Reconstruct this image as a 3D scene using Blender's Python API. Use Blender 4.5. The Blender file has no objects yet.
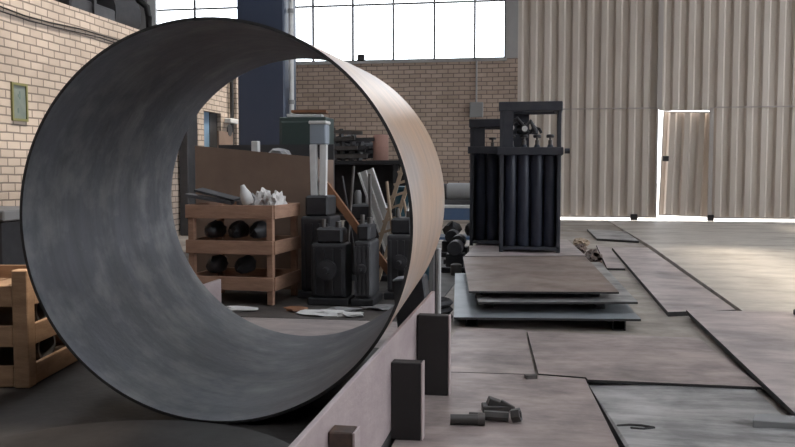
import bpy, bmesh, math, random
from mathutils import Vector, Matrix, Euler
random.seed(7)
C = bpy.context.scene.collection
PI = math.pi

# ------------------------------------------------------------------ materials
def mat(name, col, rough=.6, metal=0.0, col2=None, scale=6.0, amount=.5, bump=0.0, bscale=None,
        stretch=(1, 1, 1), rvar=0.0, detail=5.0, spec=None, lo=.35, hi=.68, streak=None):
    m = bpy.data.materials.new(name); m.use_nodes = True
    nt = m.node_tree; b = nt.nodes['Principled BSDF']
    b.inputs['Roughness'].default_value = rough
    b.inputs['Metallic'].default_value = metal
    if spec is not None: b.inputs['Specular IOR Level'].default_value = spec
    b.inputs['Base Color'].default_value = (*col, 1)
    tc = nt.nodes.new('ShaderNodeTexCoord'); mp = nt.nodes.new('ShaderNodeMapping')
    mp.inputs['Scale'].default_value = stretch
    nt.links.new(tc.outputs['Object'], mp.inputs['Vector'])
    no = nt.nodes.new('ShaderNodeTexNoise'); no.inputs['Scale'].default_value = scale
    no.inputs['Detail'].default_value = detail; no.inputs['Roughness'].default_value = .62
    nt.links.new(mp.outputs[0], no.inputs['Vector'])
    if col2 is not None:
        mr = nt.nodes.new('ShaderNodeMapRange'); mr.inputs[1].default_value = lo; mr.inputs[2].default_value = hi
        mr.inputs[3].default_value = 0; mr.inputs[4].default_value = amount
        nt.links.new(no.outputs['Fac'], mr.inputs[0])
        mx = nt.nodes.new('ShaderNodeMix'); mx.data_type = 'RGBA'
        mx.inputs[6].default_value = (*col, 1); mx.inputs[7].default_value = (*col2, 1)
        nt.links.new(mr.outputs[0], mx.inputs[0]); nt.links.new(mx.outputs[2], b.inputs['Base Color'])
    if streak is not None:                    # (mapping scale, rotation, low, high): smears, scratches, rolling bands
        m2 = nt.nodes.new('ShaderNodeMapping'); m2.inputs['Scale'].default_value = streak[0]; m2.inputs['Rotation'].default_value = (0, 0, streak[1])
        n3 = nt.nodes.new('ShaderNodeTexNoise'); n3.inputs['Scale'].default_value = 1.0; n3.inputs['Detail'].default_value = 9; n3.inputs['Roughness'].default_value = .68
        nt.links.new(tc.outputs['Object'], m2.inputs['Vector']); nt.links.new(m2.outputs[0], n3.inputs['Vector'])
        r3 = nt.nodes.new('ShaderNodeMapRange'); r3.inputs[1].default_value = .36; r3.inputs[2].default_value = .64; r3.inputs[3].default_value = streak[2]; r3.inputs[4].default_value = streak[3]
        nt.links.new(n3.outputs['Fac'], r3.inputs[0])
        mm = nt.nodes.new('ShaderNodeMix'); mm.data_type = 'RGBA'; mm.blend_type = 'MULTIPLY'; mm.inputs[0].default_value = 1
        nt.links.new(mx.outputs[2], mm.inputs[6]); nt.links.new(r3.outputs[0], mm.inputs[7]); nt.links.new(mm.outputs[2], b.inputs['Base Color'])
    if rvar:
        r2 = nt.nodes.new('ShaderNodeMapRange'); r2.inputs[3].default_value = rough - rvar; r2.inputs[4].default_value = rough + rvar
        r2.inputs[1].default_value = .3; r2.inputs[2].default_value = .7
        nt.links.new(no.outputs['Fac'], r2.inputs[0]); nt.links.new(r2.outputs[0], b.inputs['Roughness'])
    if bump:
        bp = nt.nodes.new('ShaderNodeBump'); bp.inputs['Strength'].default_value = bump; bp.inputs['Distance'].default_value = .02
        n2 = nt.nodes.new('ShaderNodeTexNoise'); n2.inputs['Scale'].default_value = bscale or scale * 4; n2.inputs['Detail'].default_value = 4
        nt.links.new(mp.outputs[0], n2.inputs['Vector']); nt.links.new(n2.outputs['Fac'], bp.inputs['Height'])
        nt.links.new(bp.outputs[0], b.inputs['Normal'])
    return m

def brick_mat(name, axes, c1, c2, mortar, bw=.215, rh=.083):
    m = bpy.data.materials.new(name); m.use_nodes = True
    nt = m.node_tree; b = nt.nodes['Principled BSDF']; b.inputs['Roughness'].default_value = .9
    tc = nt.nodes.new('ShaderNodeTexCoord'); sp = nt.nodes.new('ShaderNodeSeparateXYZ'); cb = nt.nodes.new('ShaderNodeCombineXYZ')
    nt.links.new(tc.outputs['Object'], sp.inputs[0])
    nt.links.new(sp.outputs[axes[0]], cb.inputs[0]); nt.links.new(sp.outputs[axes[1]], cb.inputs[1])
    br = nt.nodes.new('ShaderNodeTexBrick')
    br.inputs['Color1'].default_value = (*c1, 1); br.inputs['Color2'].default_value = (*c2, 1); br.inputs['Mortar'].default_value = (*mortar, 1)
    br.inputs['Scale'].default_value = 1; br.inputs['Mortar Size'].default_value = .009; br.inputs['Mortar Smooth'].default_value = .3
    br.inputs['Brick Width'].default_value = bw; br.inputs['Row Height'].default_value = rh; br.inputs['Bias'].default_value = 0
    # a slight wobble so that the courses are hand laid
    no = nt.nodes.new('ShaderNodeTexNoise'); no.inputs['Scale'].default_value = 3.0
    nt.links.new(cb.outputs[0], no.inputs['Vector'])
    ad = nt.nodes.new('ShaderNodeVectorMath'); ad.operation = 'MULTIPLY_ADD'
    ad.inputs[1].default_value = (.018, .018, 0); nt.links.new(no.outputs['Color'], ad.inputs[0]); nt.links.new(cb.outputs[0], ad.inputs[2])
    nt.links.new(ad.outputs[0], br.inputs['Vector'])
    n2 = nt.nodes.new('ShaderNodeTexNoise'); n2.inputs['Scale'].default_value = 1.3; n2.inputs['Detail'].default_value = 6
    nt.links.new(cb.outputs[0], n2.inputs['Vector'])
    mr = nt.nodes.new('ShaderNodeMapRange'); mr.inputs[1].default_value = .3; mr.inputs[2].default_value = .7; mr.inputs[3].default_value = .78; mr.inputs[4].default_value = 1.12
    nt.links.new(n2.outputs['Fac'], mr.inputs[0])
    mx = nt.nodes.new('ShaderNodeMix'); mx.data_type = 'RGBA'; mx.blend_type = 'MULTIPLY'; mx.inputs[0].default_value = 1
    nt.links.new(br.outputs['Color'], mx.inputs[6]); nt.links.new(mr.outputs[0], mx.inputs[7])
    nt.links.new(mx.outputs[2], b.inputs['Base Color'])
    bp = nt.nodes.new('ShaderNodeBump'); bp.inputs['Strength'].default_value = .6; bp.inputs['Distance'].default_value = .01; bp.invert = True
    nt.links.new(br.outputs['Fac'], bp.inputs['Height']); nt.links.new(bp.outputs[0], b.inputs['Normal'])
    return m

def glass_mat(name):
    m = bpy.data.materials.new(name); m.use_nodes = True
    nt = m.node_tree; nt.nodes.clear()
    o = nt.nodes.new('ShaderNodeOutputMaterial'); t = nt.nodes.new('ShaderNodeBsdfTransparent'); t.inputs[0].default_value = (.93, .95, .96, 1)
    g = nt.nodes.new('ShaderNodeBsdfGlossy'); g.inputs['Roughness'].default_value = .08
    f = nt.nodes.new('ShaderNodeFresnel'); f.inputs[0].default_value = 1.3
    mx = nt.nodes.new('ShaderNodeMixShader')
    nt.links.new(f.outputs[0], mx.inputs[0]); nt.links.new(t.outputs[0], mx.inputs[1]); nt.links.new(g.outputs[0], mx.inputs[2])
    nt.links.new(mx.outputs[0], o.inputs[0])
    return m

M = {}
M['brick_left'] = brick_mat('cream brick', ('Y', 'Z'), (.53, .43, .355), (.45, .36, .295), (.20, .16, .135))
M['brick_back'] = brick_mat('brown brick', ('X', 'Z'), (.46, .35, .285), (.37, .28, .225), (.17, .13, .11))
M['concrete'] = mat('worn concrete', (.35, .305, .265), .62, 0, (.20, .17, .145), 1.6, .9, .15, 30, rvar=.08, detail=10, lo=.44, hi=.62, streak=((4, 4, 1), 0, .82, 1.15))
M['slab'] = mat('pale concrete', (.38, .34, .30), .5, 0, (.19, .165, .142), 1.1, .9, .12, 30, stretch=(.6, 1.1, 1), rvar=.12, detail=10, lo=.50, hi=.70, streak=((3, 5, 1), 0, .82, 1.15))
M['plaster'] = mat('grey plaster', (.36, .35, .34), .9, 0, (.27, .26, .26), 2, .6)
M['ceiling'] = mat('grey roof sheet', (.42, .42, .43), .7)
M['outside'] = mat('pale yard concrete', (.62, .60, .56), .9, 0, (.5, .48, .45), 1, .6)
M['gate'] = mat('taupe corrugated sheet', (.58, .515, .455), .55, .0, (.45, .385, .33), 2.2, .8, stretch=(1, 1, .18), rvar=.08)
M['gate_frame'] = mat('gate frame steel', (.40, .36, .33), .6)
M['white_frame'] = mat('white painted frame', (.72, .72, .73), .5)
M['grey_frame'] = mat('grey window bar', (.20, .205, .215), .6)
M['glass'] = glass_mat('window glass')
M['column'] = mat('dark blue paint', (.024, .036, .068), .5, 0, (.036, .046, .075), 2, .6)
M['ring_in'] = mat('mill scale steel', (.155, .16, .182), .45, .5, (.29, .292, .30), 5.0, .9, .08, 40, rvar=.09, detail=9, lo=.45, hi=.65, streak=((.8, 9, .8), 0, .84, 1.14))
M['ring_out'] = mat('rust bloomed steel', (.53, .345, .225), .36, .3, (.42, .375, .36), 2.4, .85, .04, 25, stretch=(1, .5, 1), rvar=.05, detail=8, streak=((3, 14, 3), 0, .82, 1.12))
M['ring_edge'] = mat('dark cut edge', (.035, .033, .033), .6, .3)
M['beam'] = mat('primer pink steel', (.40, .325, .32), .5, .15, (.30, .235, .235), 3, .8, .1, 40, stretch=(1, .6, 1.6), rvar=.08)
M['dark_steel'] = mat('black painted steel', (.012, .0105, .011), .6, .1, (.025, .02, .02), 7, .6)
M['plate_pink'] = mat('dusty steel plate', (.345, .28, .262), .48, .2, (.15, .125, .12), 1.9, .85, .06, 30, rvar=.1, detail=10, lo=.46, hi=.66, streak=((2, 6, 1), .5, .66, 1.30))
M['plate_pale'] = mat('pale scuffed plate', (.42, .355, .34), .46, .2, (.23, .20, .195), 1.6, .8, .06, 30, rvar=.1, detail=9, lo=.46, hi=.66, streak=((2, 5, 1), -.3, .74, 1.24))
M['plate_grey'] = mat('cool grey plate', (.36, .35, .345), .40, .3, (.16, .155, .153), 2.4, .85, .06, 30, rvar=.12, detail=10, lo=.44, hi=.62, streak=((1.6, 9, 1), .9, .6, 1.5))
M['plate_brown'] = mat('brown scaled plate', (.24, .185, .16), .5, .2, (.15, .108, .09), 2.6, .9, .06, 30, rvar=.1, detail=10, lo=.44, hi=.64, streak=((3, 1, 1), 0, .8, 1.2))
M['plate_blue'] = mat('bluish steel sheet', (.30, .32, .34), .38, .4, (.22, .235, .25), 2, .7, rvar=.1)
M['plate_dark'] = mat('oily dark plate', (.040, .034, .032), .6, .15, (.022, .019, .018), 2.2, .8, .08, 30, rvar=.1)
M['plate_patchy'] = mat('patchy brown sheet', (.085, .072, .065), .6, .1, (.04, .035, .033), 2.5, .9, .1, 30, rvar=.1)
M['edge_shade'] = mat('plate edge with painted shade', (.03, .028, .028), .7, .2)  # near-black plate sides, their shade put into the colour
M['navy'] = mat('navy cylinder paint', (.020, .024, .040), .42, .1, (.035, .038, .055), 5, .6)
M['rack'] = mat('dark rack paint', (.028, .030, .042), .55, .1, (.06, .058, .062), 6, .6)
M['wood'] = mat('raw crate timber', (.40, .245, .145), .75, 0, (.22, .125, .07), 5, .8, .15, 30, stretch=(1, 1, 4))
M['wood_warm'] = mat('reddish crate timber', (.36, .205, .135), .75, 0, (.22, .12, .08), 5, .8, .15, 30, stretch=(1, 1, 5))
M['ply'] = mat('brown plywood', (.235, .16, .12), .75, 0, (.17, .112, .085), 2.5, .8)
M['black'] = mat('greasy black iron', (.020, .019, .022), .55, .2, (.045, .042, .045), 8, .6)
M['charcoal'] = mat('charcoal iron', (.055, .052, .056), .6, .2, (.03, .03, .032), 8, .6)
M['iron'] = mat('dull iron', (.12, .11, .105), .5, .5, (.07, .06, .055), 12, .7)
M['dark_iron'] = mat('dark offcut iron', (.045, .042, .041), .5, .4, (.08, .07, .065), 14, .7)
M['rust'] = mat('rust brown', (.26, .115, .055), .75, .1, (.15, .065, .035), 8, .8)
M['rust_dark'] = mat('dark rusted steel', (.05, .035, .03), .7, .1, (.14, .075, .05), 14, .8)
M['white'] = mat('dirty white paint', (.62, .61, .60), .6, 0, (.42, .40, .39), 7, .6)
M['grey_blue'] = mat('grey blue paint', (.24, .27, .31), .55)
M['plastic'] = mat('crumpled pale plastic', (.52, .49, .47), .4, 0, (.36, .33, .32), 9, .6)
M['teal'] = mat('teal paint', (.02, .085, .12), .45, 0, (.03, .07, .09), 5, .6)
M['blue'] = mat('workbench blue', (.06, .11, .21), .5, 0, (.10, .13, .19), 5, .6)
M['door_blue'] = mat('sky blue door paint', (.17, .27, .39), .5)
M['green'] = mat('dark green paint', (.035, .055, .052), .5)
M['clay'] = mat('clay pink drum', (.36, .20, .16), .7, 0, (.25, .14, .11), 6, .6)
M['tan'] = mat('tan timber', (.33, .245, .175), .8)
M['grey'] = mat('grey enamel', (.23, .225, .225), .5)
M['post_grey'] = mat('post grey', (.36, .35, .34), .5, .2)
M['olive'] = mat('olive frame paint', (.17, .16, .06), .5)
M['paper'] = mat('pale green notice', (.17, .19, .165), .5, 0, (.11, .14, .125), 10, .7)
M['ink'] = mat('dark print', (.12, .16, .14), .7)
M['wire'] = mat('black cable', (.02, .018, .018), .6)

# ------------------------------------------------------------------ mesh helpers
class MB:
    def __init__(s): s.bm = bmesh.new(); s.idx = 0
    def _set(s, faces):
        for f in faces: f.material_index = s.idx
    def box(s, x0, x1, y0, y1, z0, z1):
        v = [s.bm.verts.new(p) for p in ((x0,y0,z0),(x1,y0,z0),(x1,y1,z0),(x0,y1,z0),(x0,y0,z1),(x1,y0,z1),(x1,y1,z1),(x0,y1,z1))]
        s._set([s.bm.faces.new([v[i] for i in q]) for q in ((3,2,1,0),(4,5,6,7),(0,1,5,4),(1,2,6,5),(2,3,7,6),(3,0,4,7))]); return s
    def obox(s, c, size, rot=(0,0,0)):
        R = Euler(rot).to_matrix(); c = Vector(c); h = Vector(size) / 2
        v = [s.bm.verts.new(c + R @ Vector((a*h.x, b*h.y, d*h.z))) for a, b, d in
             ((-1,-1,-1),(1,-1,-1),(1,1,-1),(-1,1,-1),(-1,-1,1),(1,-1,1),(1,1,1),(-1,1,1))]
        s._set([s.bm.faces.new([v[i] for i in q]) for q in ((3,2,1,0),(4,5,6,7),(0,1,5,4),(1,2,6,5),(2,3,7,6),(3,0,4,7))]); return s
    def bar(s, p0, p1, w, t, roll=0):
        p0, p1 = Vector(p0), Vector(p1); d = (p1 - p0); q = d.to_track_quat('Z', 'Y') @ Euler((0,0,roll)).to_quaternion()
        v = []
        for p in (p0, p1):
            for a, b in ((-1,-1),(1,-1),(1,1),(-1,1)): v.append(s.bm.verts.new(p + q @ Vector((a*w/2, b*t/2, 0))))
        s._set([s.bm.faces.new([v[i] for i in f]) for f in ((3,2,1,0),(4,5,6,7),(0,1,5,4),(1,2,6,5),(2,3,7,6),(3,0,4,7))]); return s
    def prism(s, pts, z0, z1):
        a = [s.bm.verts.new((x, y, z0)) for x, y in pts]; b = [s.bm.verts.new((x, y, z1)) for x, y in pts]; n = len(pts)
        fs = [s.bm.faces.new(a[::-1]), s.bm.faces.new(b)]
        for i in range(n): fs.append(s.bm.faces.new((a[i], a[(i+1) % n], b[(i+1) % n], b[i])))
        s._set(fs); bmesh.ops.recalc_face_normals(s.bm, faces=fs); return s
    def lathe(s, prof, c=(0,0,0), axis=(0,0,1), seg=24, cap=True):
        q = Vector(axis).to_track_quat('Z', 'Y'); c = Vector(c); rings = []
        for r, z in prof:
            rings.append([s.bm.verts.new(c + q @ Vector((r*math.cos(2*PI*k/seg), r*math.sin(2*PI*k/seg), z))) for k in range(seg)])
        fs = []
        for a, b in zip(rings, rings[1:]):
            for k in range(seg): fs.append(s.bm.faces.new((a[k], a[(k+1) % seg], b[(k+1) % seg], b[k])))
        if cap: fs.append(s.bm.faces.new(rings[0][::-1])); fs.append(s.bm.faces.new(rings[-1]))
        s._set(fs); return s
    def cyl(s, p0, p1, r, seg=16, r1=None):
        p0, p1 = Vector(p0), Vector(p1)
        return s.lathe([(r, 0), (r1 if r1 is not None else r, (p1-p0).length)], p0, p1-p0, seg)
    def tube(s, pts, r, seg=8):
        pts = [Vector(p) for p in pts]; rings = []
        for i, p in enumerate(pts):
            d = (pts[min(i+1, len(pts)-1)] - pts[max(i-1, 0)]).normalized(); q = d.to_track_quat('Z', 'Y')
            rings.append([s.bm.verts.new(p + q @ Vector((r*math.cos(2*PI*k/seg), r*math.sin(2*PI*k/seg), 0))) for k in range(seg)])
        fs = []
        for a, b in zip(rings, rings[1:]):
            for k in range(seg): fs.append(s.bm.faces.new((a[k], a[(k+1) % seg], b[(k+1) % seg], b[k])))
        fs += [s.bm.faces.new(rings[0][::-1]), s.bm.faces.new(rings[-1])]
        s._set(fs); return s
    def blob(s, c, size, jit=.2, sub=2, seed=1, flat=True):
        rnd = random.Random(seed); r = bmesh.ops.create_icosphere(s.bm, subdivisions=sub, radius=1)
        for v in r['verts']:
            k = 1 + rnd.uniform(-jit, jit); z = v.co.z * k
            if flat: z = max(z, -.75)
            v.co = Vector((c[0] + v.co.x*k*size[0], c[1] + v.co.y*k*size[1], c[2] + z*size[2]))
        s._set({f for v in r['verts'] for f in v.link_faces}); return s
    def build(s, name, m, parent=None, bevel=0, smooth=False, origin=None, seg=1):
        me = bpy.data.meshes.new(name)
        if origin is not None: bmesh.ops.translate(s.bm, verts=s.bm.verts, vec=-Vector(origin))
        bmesh.ops.recalc_face_normals(s.bm, faces=s.bm.faces)
        s.bm.to_mesh(me); s.bm.free()
        for x in (m if isinstance(m, (list, tuple)) else [m]): me.materials.append(M[x])
        if smooth: me.shade_smooth() if hasattr(me, 'shade_smooth') else None
        o = bpy.data.objects.new(name, me); C.objects.link(o)
        if origin is not None: o.location = origin
        if parent is not None: o.parent = parent
        if bevel:
            b = o.modifiers.new('edge', 'BEVEL'); b.width = bevel; b.segments = seg; b.limit_method = 'ANGLE'; b.angle_limit = math.radians(50)
        if smooth:
            for p in me.polygons: p.use_smooth = True
            me.set_sharp_from_angle(angle=math.radians(40))
        return o

def tag(o, label, cat, group=None, kind=None):
    o['label'] = label; o['category'] = cat
    if group: o['group'] = group
    if kind: o['kind'] = kind
    return o
def thing(name, label, cat, loc=(0,0,0), rz=0, group=None, rot=None):
    o = bpy.data.objects.new(name, None); C.objects.link(o); o.empty_display_size = .1
    o.location = loc; o.rotation_euler = rot or (0, 0, rz)
    return tag(o, label, cat, group)
def struct(o, label=None, cat=None):
    o['kind'] = 'structure'
    if label: o['label'] = label
    if cat: o['category'] = cat
    return o
def dup(root, loc, rz=0, label=None, rot=None):
    r = root.copy(); C.objects.link(r); r.location = loc; r.rotation_euler = rot or (0, 0, rz)
    if label: r['label'] = label
    for ch in list(root.children):
        c = ch.copy(); C.objects.link(c); c.parent = r
        for g in list(ch.children):
            d = g.copy(); C.objects.link(d); d.parent = c
    return r

# ------------------------------------------------------------------ the setting
YB = 16.5          # the plane of the back wall and the gate
XL = -5.2          # the brick side wall
struct(MB().box(-12, 9, -4, YB+.04, -.2, 0).build('floor', 'concrete'), 'worn tan concrete workshop floor', 'floor')
struct(MB().box(-30, 30, YB+.04, 60, -.25, -.03).build('ground_outside', 'outside'), 'pale yard outside the gate', 'ground')
# a raised concrete slab whose edge shows as a dark line beside the long strip plate
w = MB().prism([(1.275, 5.62), (9, 5.62), (9, YB-.05), (1.20, YB-.05), (1.245, 13.0), (1.275, 10.4)], 0, .045)
for v in w.bm.verts:                       # the slab falls away to floor level at the gate
    if v.co.z > .01: v.co.z = .045 - .041*max(0, (v.co.y-10.4)/6.1)
struct(w.build('floor_slab', 'slab'),
       'pale raised concrete slab in front of the gate', 'floor')
# brick side wall (a partition lower than the hall) with its blue door
w = MB()
w.box(XL-.22, XL, 3.0, 12.57, 0, 2.77); w.box(XL-.22, XL, 13.28, YB, 0, 2.77); w.box(XL-.22, XL, 12.57, 13.28, 1.87, 2.77)
w.box(XL, XL+.10, 13.74, 14.05, 0, 2.77)
struct(w.build('wall_left', 'brick_left'), 'cream brick partition wall', 'wall')
struct(MB().box(-12, XL-.22, 3.0, YB, 2.60, 2.75).build('floor_upper', 'concrete'), 'flat roof of the brick partition room', 'floor')
d = struct(MB().box(XL-.12, XL-.07, 12.57, 12.95, 0, 1.87).build('door_1', 'door_blue'), 'blue door leaf in the brick wall', 'door')
d2 = MB().box(XL-.125, XL-.065, 12.96, 13.28, 0, 1.87).build('door_panel', 'charcoal', parent=d)
MB().cyl((XL-.07, 12.90, 1.0), (XL-.02, 12.90, 1.0), .015, 10).build('door_handle', 'iron', parent=d)
# back wall: brick under the windows, plaster at the far end
w = MB()
WX0, WX1, WS, WT = -4.94, -.73, 3.08, 4.95
w.box(-5.55, -.5, YB, YB+.25, 0, WS); w.box(-5.55, WX0, YB, YB+.25, WS, 6.2); w.box(WX0, WX1, YB, YB+.25, WT, 6.2)
w.box(6.5, 9, YB, YB+.25, 0, 6.2); w.box(-.5, 6.5, YB, YB+.25, 5.6, 6.2)
struct(w.build('wall_back', 'brick_back'), 'brown brick wall under the windows', 'wall')
w = MB()
w.box(-8.82, -7.95, YB, YB+.25, 2.4, 6.2); w.box(-12, -9.95, YB, YB+.25, 2.4, 6.2); w.box(-9.95, -8.82, YB, YB+.25, 2.4, 4.15); w.box(-9.95, -8.82, YB, YB+.25, 4.95, 6.2)
w.box(-7.95, -5.55, YB, YB+.25, 2.4, 3.08); w.box(-7.95, -5.55, YB, YB+.25, 4.95, 6.2); w.box(-12, -5.55, YB, YB+.25, 0, 2.4)
struct(w.build('wall_back_plaster', 'plaster'), 'grey plastered end of the back wall', 'wall')
struct(MB().box(WX1, -.5, YB-.02, YB+.25, WS, 6.2).build('trim_1', 'plaster'), 'grey jamb between the window and the gate', 'trim')
struct(MB().box(WX0-.02, WX1+.02, YB-.05, YB+.02, WS-.05, WS).build('trim_2', 'plaster'), 'window sill', 'trim')
def window(n, x0, x1, z0, z1, vs, hs, fm, label):
    f = MB(); y0, y1 = YB+.08, YB+.13; t = .035
    f.box(x0, x0+t, y0, y1, z0, z1); f.box(x1-t, x1, y0, y1, z0, z1); f.box(x0, x1, y0, y1, z0, z0+t); f.box(x0, x1, y0, y1, z1-t, z1)
    for v in vs: f.box(v-.02, v+.02, y0, y1, z0, z1)
    for h in hs: f.box(x0, x1, y0+.005, y1-.005, h-.018, h+.018)
    o = struct(f.build('window_%d' % n, fm), label, 'window')
    MB().box(x0+.01, x1-.01, YB+.10, YB+.106, z0+.01, z1-.01).build('window_pane', 'glass', parent=o)
    return o
window(1, WX0, WX1, WS, WT, [-4.545, -3.735, -2.925, -2.115, -1.33], [4.19], 'grey_frame', 'long clerestory window over the brown brick wall')
o = window(2, -7.95, -5.55, 3.08, 4.95, [-7.03, -6.1], [4.22], 'grey_frame', 'clerestory window beyond the blue column')
MB().box(-8.0, -7.82, YB-.03, YB+.05, 3.05, 4.98).build('window_frame', 'white_frame', parent=o)
window(3, -9.95, -8.82, 4.15, 4.95, [-9.4], [], 'grey_frame', 'small clerestory window over the plastered wall')
# steel column in front of the corner
o = struct(MB().box(-4.36, -3.66, 11.8, 12.4, 0, 6.2).build('column', 'column', bevel=.02), 'dark blue painted square column', 'column')
t = thing('drain_pipe', 'pale grey vertical pipe against the blue column', 'pipe', (-3.60, 11.95, 0))
MB().cyl((0,0,0), (0,0,6.1), .035, 12).build('pipe', 'white', parent=t, smooth=True)
for z in (.5, 1.9, 3.2): MB().lathe([(.05,0),(.05,.06)], (0,0,z), seg=12).build('pipe_clamp', 'grey', parent=t)
# roof, the wall behind and the window wall off to the side: the daylight comes through them
# unseen skylight openings in the roof, placed and sized to steer the light: (x0, x1, y0, y1)
SKY = [(-4.2, -2.9, 5.0, 14.5), (-.6, .75, -2.5, 4.6), (4.0, 5.0, 5.0, 11.0), (6.4, 7.4, 3.0, 15.6)]
w = MB(); xs = [-12] + [v for q in SKY for v in q[:2]] + [9]
for i in range(0, len(xs), 2): w.box(xs[i], xs[i+1], -4, YB+.25, 6.2, 6.35)
for a, b, c, d in SKY: w.box(a, b, -4, c, 6.2, 6.35); w.box(a, b, d, YB+.25, 6.2, 6.35)
struct(w.build('ceiling', 'ceiling'), 'sheet roof with skylight openings', 'ceiling')
n = 4
for a, b, c, d in SKY:
    struct(MB().box(a, b, c, d, 6.27, 6.276).build('window_%d' % n, 'glass'), 'unseen skylight panel in the roof, placed to steer the daylight', 'window'); n += 1
w = MB(); w.box(9, 9.25, -4, YB, 0, 1.0); w.box(9, 9.25, -4, YB, 5.3, 6.35)
for k in range(8): y = -4 + k*(YB+4-.3)/7; w.box(9, 9.25, y, y+.3, 1.0, 5.3)
struct(w.build('wall_right', 'plaster'), 'window wall of the hall', 'wall')
struct(MB().box(9.1, 9.106, -4, YB, 1.0, 5.3).build('window_%d' % n, 'glass'), 'side window band', 'window')
struct(MB().box(-12, 9.25, -4.25, -4, 0, 6.35).build('wall_front', 'plaster'), 'closed end wall of the hall', 'wall')
struct(MB().box(-12.25, -12, -4, YB, 0, 6.35).build('wall_far_side', 'plaster'), 'outer wall of the hall', 'wall')

# ---- corrugated sliding gate
def corr(mb, x0, x1, z0, z1, y, per=.262, dep=.055, flat=.36):
    pts = []; x = x0
    ph = 0
    prof = [(0, 0), (flat, 0), (flat+.14, 1), (1-.14, 1), (1, 0)]
    k = math.floor(x0/per)
    while True:
        for u, v in prof[:-1]:
            px = (k+u)*per
            if px > x0 and px < x1: pts.append((px, y + v*dep))
        k += 1
        if k*per > x1: break
    def yy(px):
        u = px/per - math.floor(px/per)
        for (a, va), (b, vb) in zip(prof, prof[1:]):
            if a <= u <= b: return y + dep*(va + (vb-va)*(u-a)/(b-a))
        return y
    pts = [(x0, yy(x0))] + pts + [(x1, yy(x1))]
    th = .006
    a = [mb.bm.verts.new((p, q, z0)) for p, q in pts]; b = [mb.bm.verts.new((p, q, z1)) for p, q in pts]
    c = [mb.bm.verts.new((p, q+th, z0)) for p, q in pts]; e = [mb.bm.verts.new((p, q+th, z1)) for p, q in pts]
    n = len(pts)
    for i in range(n-1):
        mb.bm.faces.new((a[i], a[i+1], b[i+1], b[i])); mb.bm.faces.new((c[i+1], c[i], e[i], e[i+1]))
        mb.bm.faces.new((a[i+1], a[i], c[i], c[i+1])); mb.bm.faces.new((b[i], b[i+1], e[i+1], e[i]))
    mb.bm.faces.new((a[0], b[0], e[0], c[0])); mb.bm.faces.new((a[-1], c[-1], e[-1], b[-1]))
    return mb
GZ = .062; GT = 5.6
g = MB(); corr(g, -.5, 2.10, GZ, GT, YB+.05)
o = struct(g.build('door_2', 'gate'), 'corrugated sliding gate leaf next to the brick wall', 'gate')
f = MB(); f.box(-.5, 2.10, YB+.02, YB+.05, 2.09, 2.115); f.box(-.5, 2.10, YB+.03, YB+.05, GZ-.01, GZ+.02); f.box(2.075, 2.105, YB+.02, YB+.05, GZ, GT); f.box(2.07, 2.16, YB-.005, YB+.02, 2.08, GT)
f.build('door_frame', 'gate_frame', parent=o)
MB().box(1.63, 1.76, YB+.0, YB+.09, .005, .12).build('gate_roller', 'dark_steel', parent=o, bevel=.01)
g = MB(); corr(g, 2.115, 6.5, 2.05, GT, YB+.05); corr(g, 3.02, 6.5, GZ, 2.05, YB+.05)
o = struct(g.build('door_3', 'gate'), 'corrugated sliding gate leaf holding the wicket door', 'gate')
f = MB(); f.box(3.08, 6.5, YB+.02, YB+.05, 2.09, 2.115); f.box(3.08, 6.5, YB+.03, YB+.05, GZ-.01, GZ+.02); f.box(3.02, 3.09, YB+.02, YB+.05, GZ, 2.1)
f.build('door_frame', 'gate_frame', parent=o)
MB().box(3.02, 3.13, YB+.0, YB+.09, .005, .12).build('gate_roller', 'dark_steel', parent=o, bevel=.01)
# the wicket door stands a little open, hung slightly out of square
o = bpy.data.objects.new('door_4', None); C.objects.link(o); struct(o, 'corrugated wicket door standing ajar with daylight round it', 'door')
o.location = (3.07, YB+.13, GZ+.01); o.rotation_euler = (0, math.radians(1.6), math.radians(-3))
g = MB(); corr(g, -.915, 0, 0, 1.955, 0); g.build('door_leaf', 'gate', parent=o)
f = MB(); f.box(-.915, -.89, -.03, 0, 0, 1.955); f.box(-.915, 0, -.03, 0, 1.93, 1.955); f.box(-.915, 0, -.03, 0, 0, .025)
f.build('door_frame', 'gate_frame', parent=o)
MB().box(-.89, -.78, -.07, -.02, 1.02, 1.12).build('door_latch', 'charcoal', parent=o, bevel=.008)

# ------------------------------------------------------------------ the rolled ring
def ring():
    R, T, L = .725, .011, 1.38; N = 160; mb = MB(); bm = mb.bm
    A = []
    for r, y in ((R, 0), (R, L), (R-T, L), (R-T, 0)):
        A.append([bm.verts.new((r*math.cos(2*PI*k/N), y, r*math.sin(2*PI*k/N))) for k in range(N)])
    for j, mi in ((0, 1), (1, 2), (2, 0), (3, 2)):
        a, b = A[j], A[(j+1) % 4]
        for k in range(N):
            f = bm.faces.new((a[k], a[(k+1) % N], b[(k+1) % N], b[k])); f.material_index = mi
    o = mb.build('rolled_steel_ring', ['ring_in', 'ring_out', 'ring_edge'], smooth=True)
    o.location = (-1.163, 2.8544, .725+.0305); o.rotation_euler = (.031, 0, .036)
    tag(o, 'huge rolled steel ring with dark inside and rusty outside, standing on edge', 'steel ring')
    return o
ring()
o = MB().box(-.22,.22,0,.09,0,.036).build('timber_packer', 'wood_warm', bevel=.003); o.location = (-1.21, 4.06, .0305); tag(o, 'flat timber packer tucked below the far edge of the ring', 'packer')
o = MB().obox((0,.08,.20), (.17,.16,.34), (0,-.12,0)).box(-.11,.11,0,.16,0,.05).build('gap_darkener', 'black', bevel=.008); o.location = (-.68, 4.40, .0305); o.location.z = .0105; tag(o, 'black block added to darken the gap between the ring and the end of the pink beam', 'block')  # added black block stands in for the shade in this gap

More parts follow.
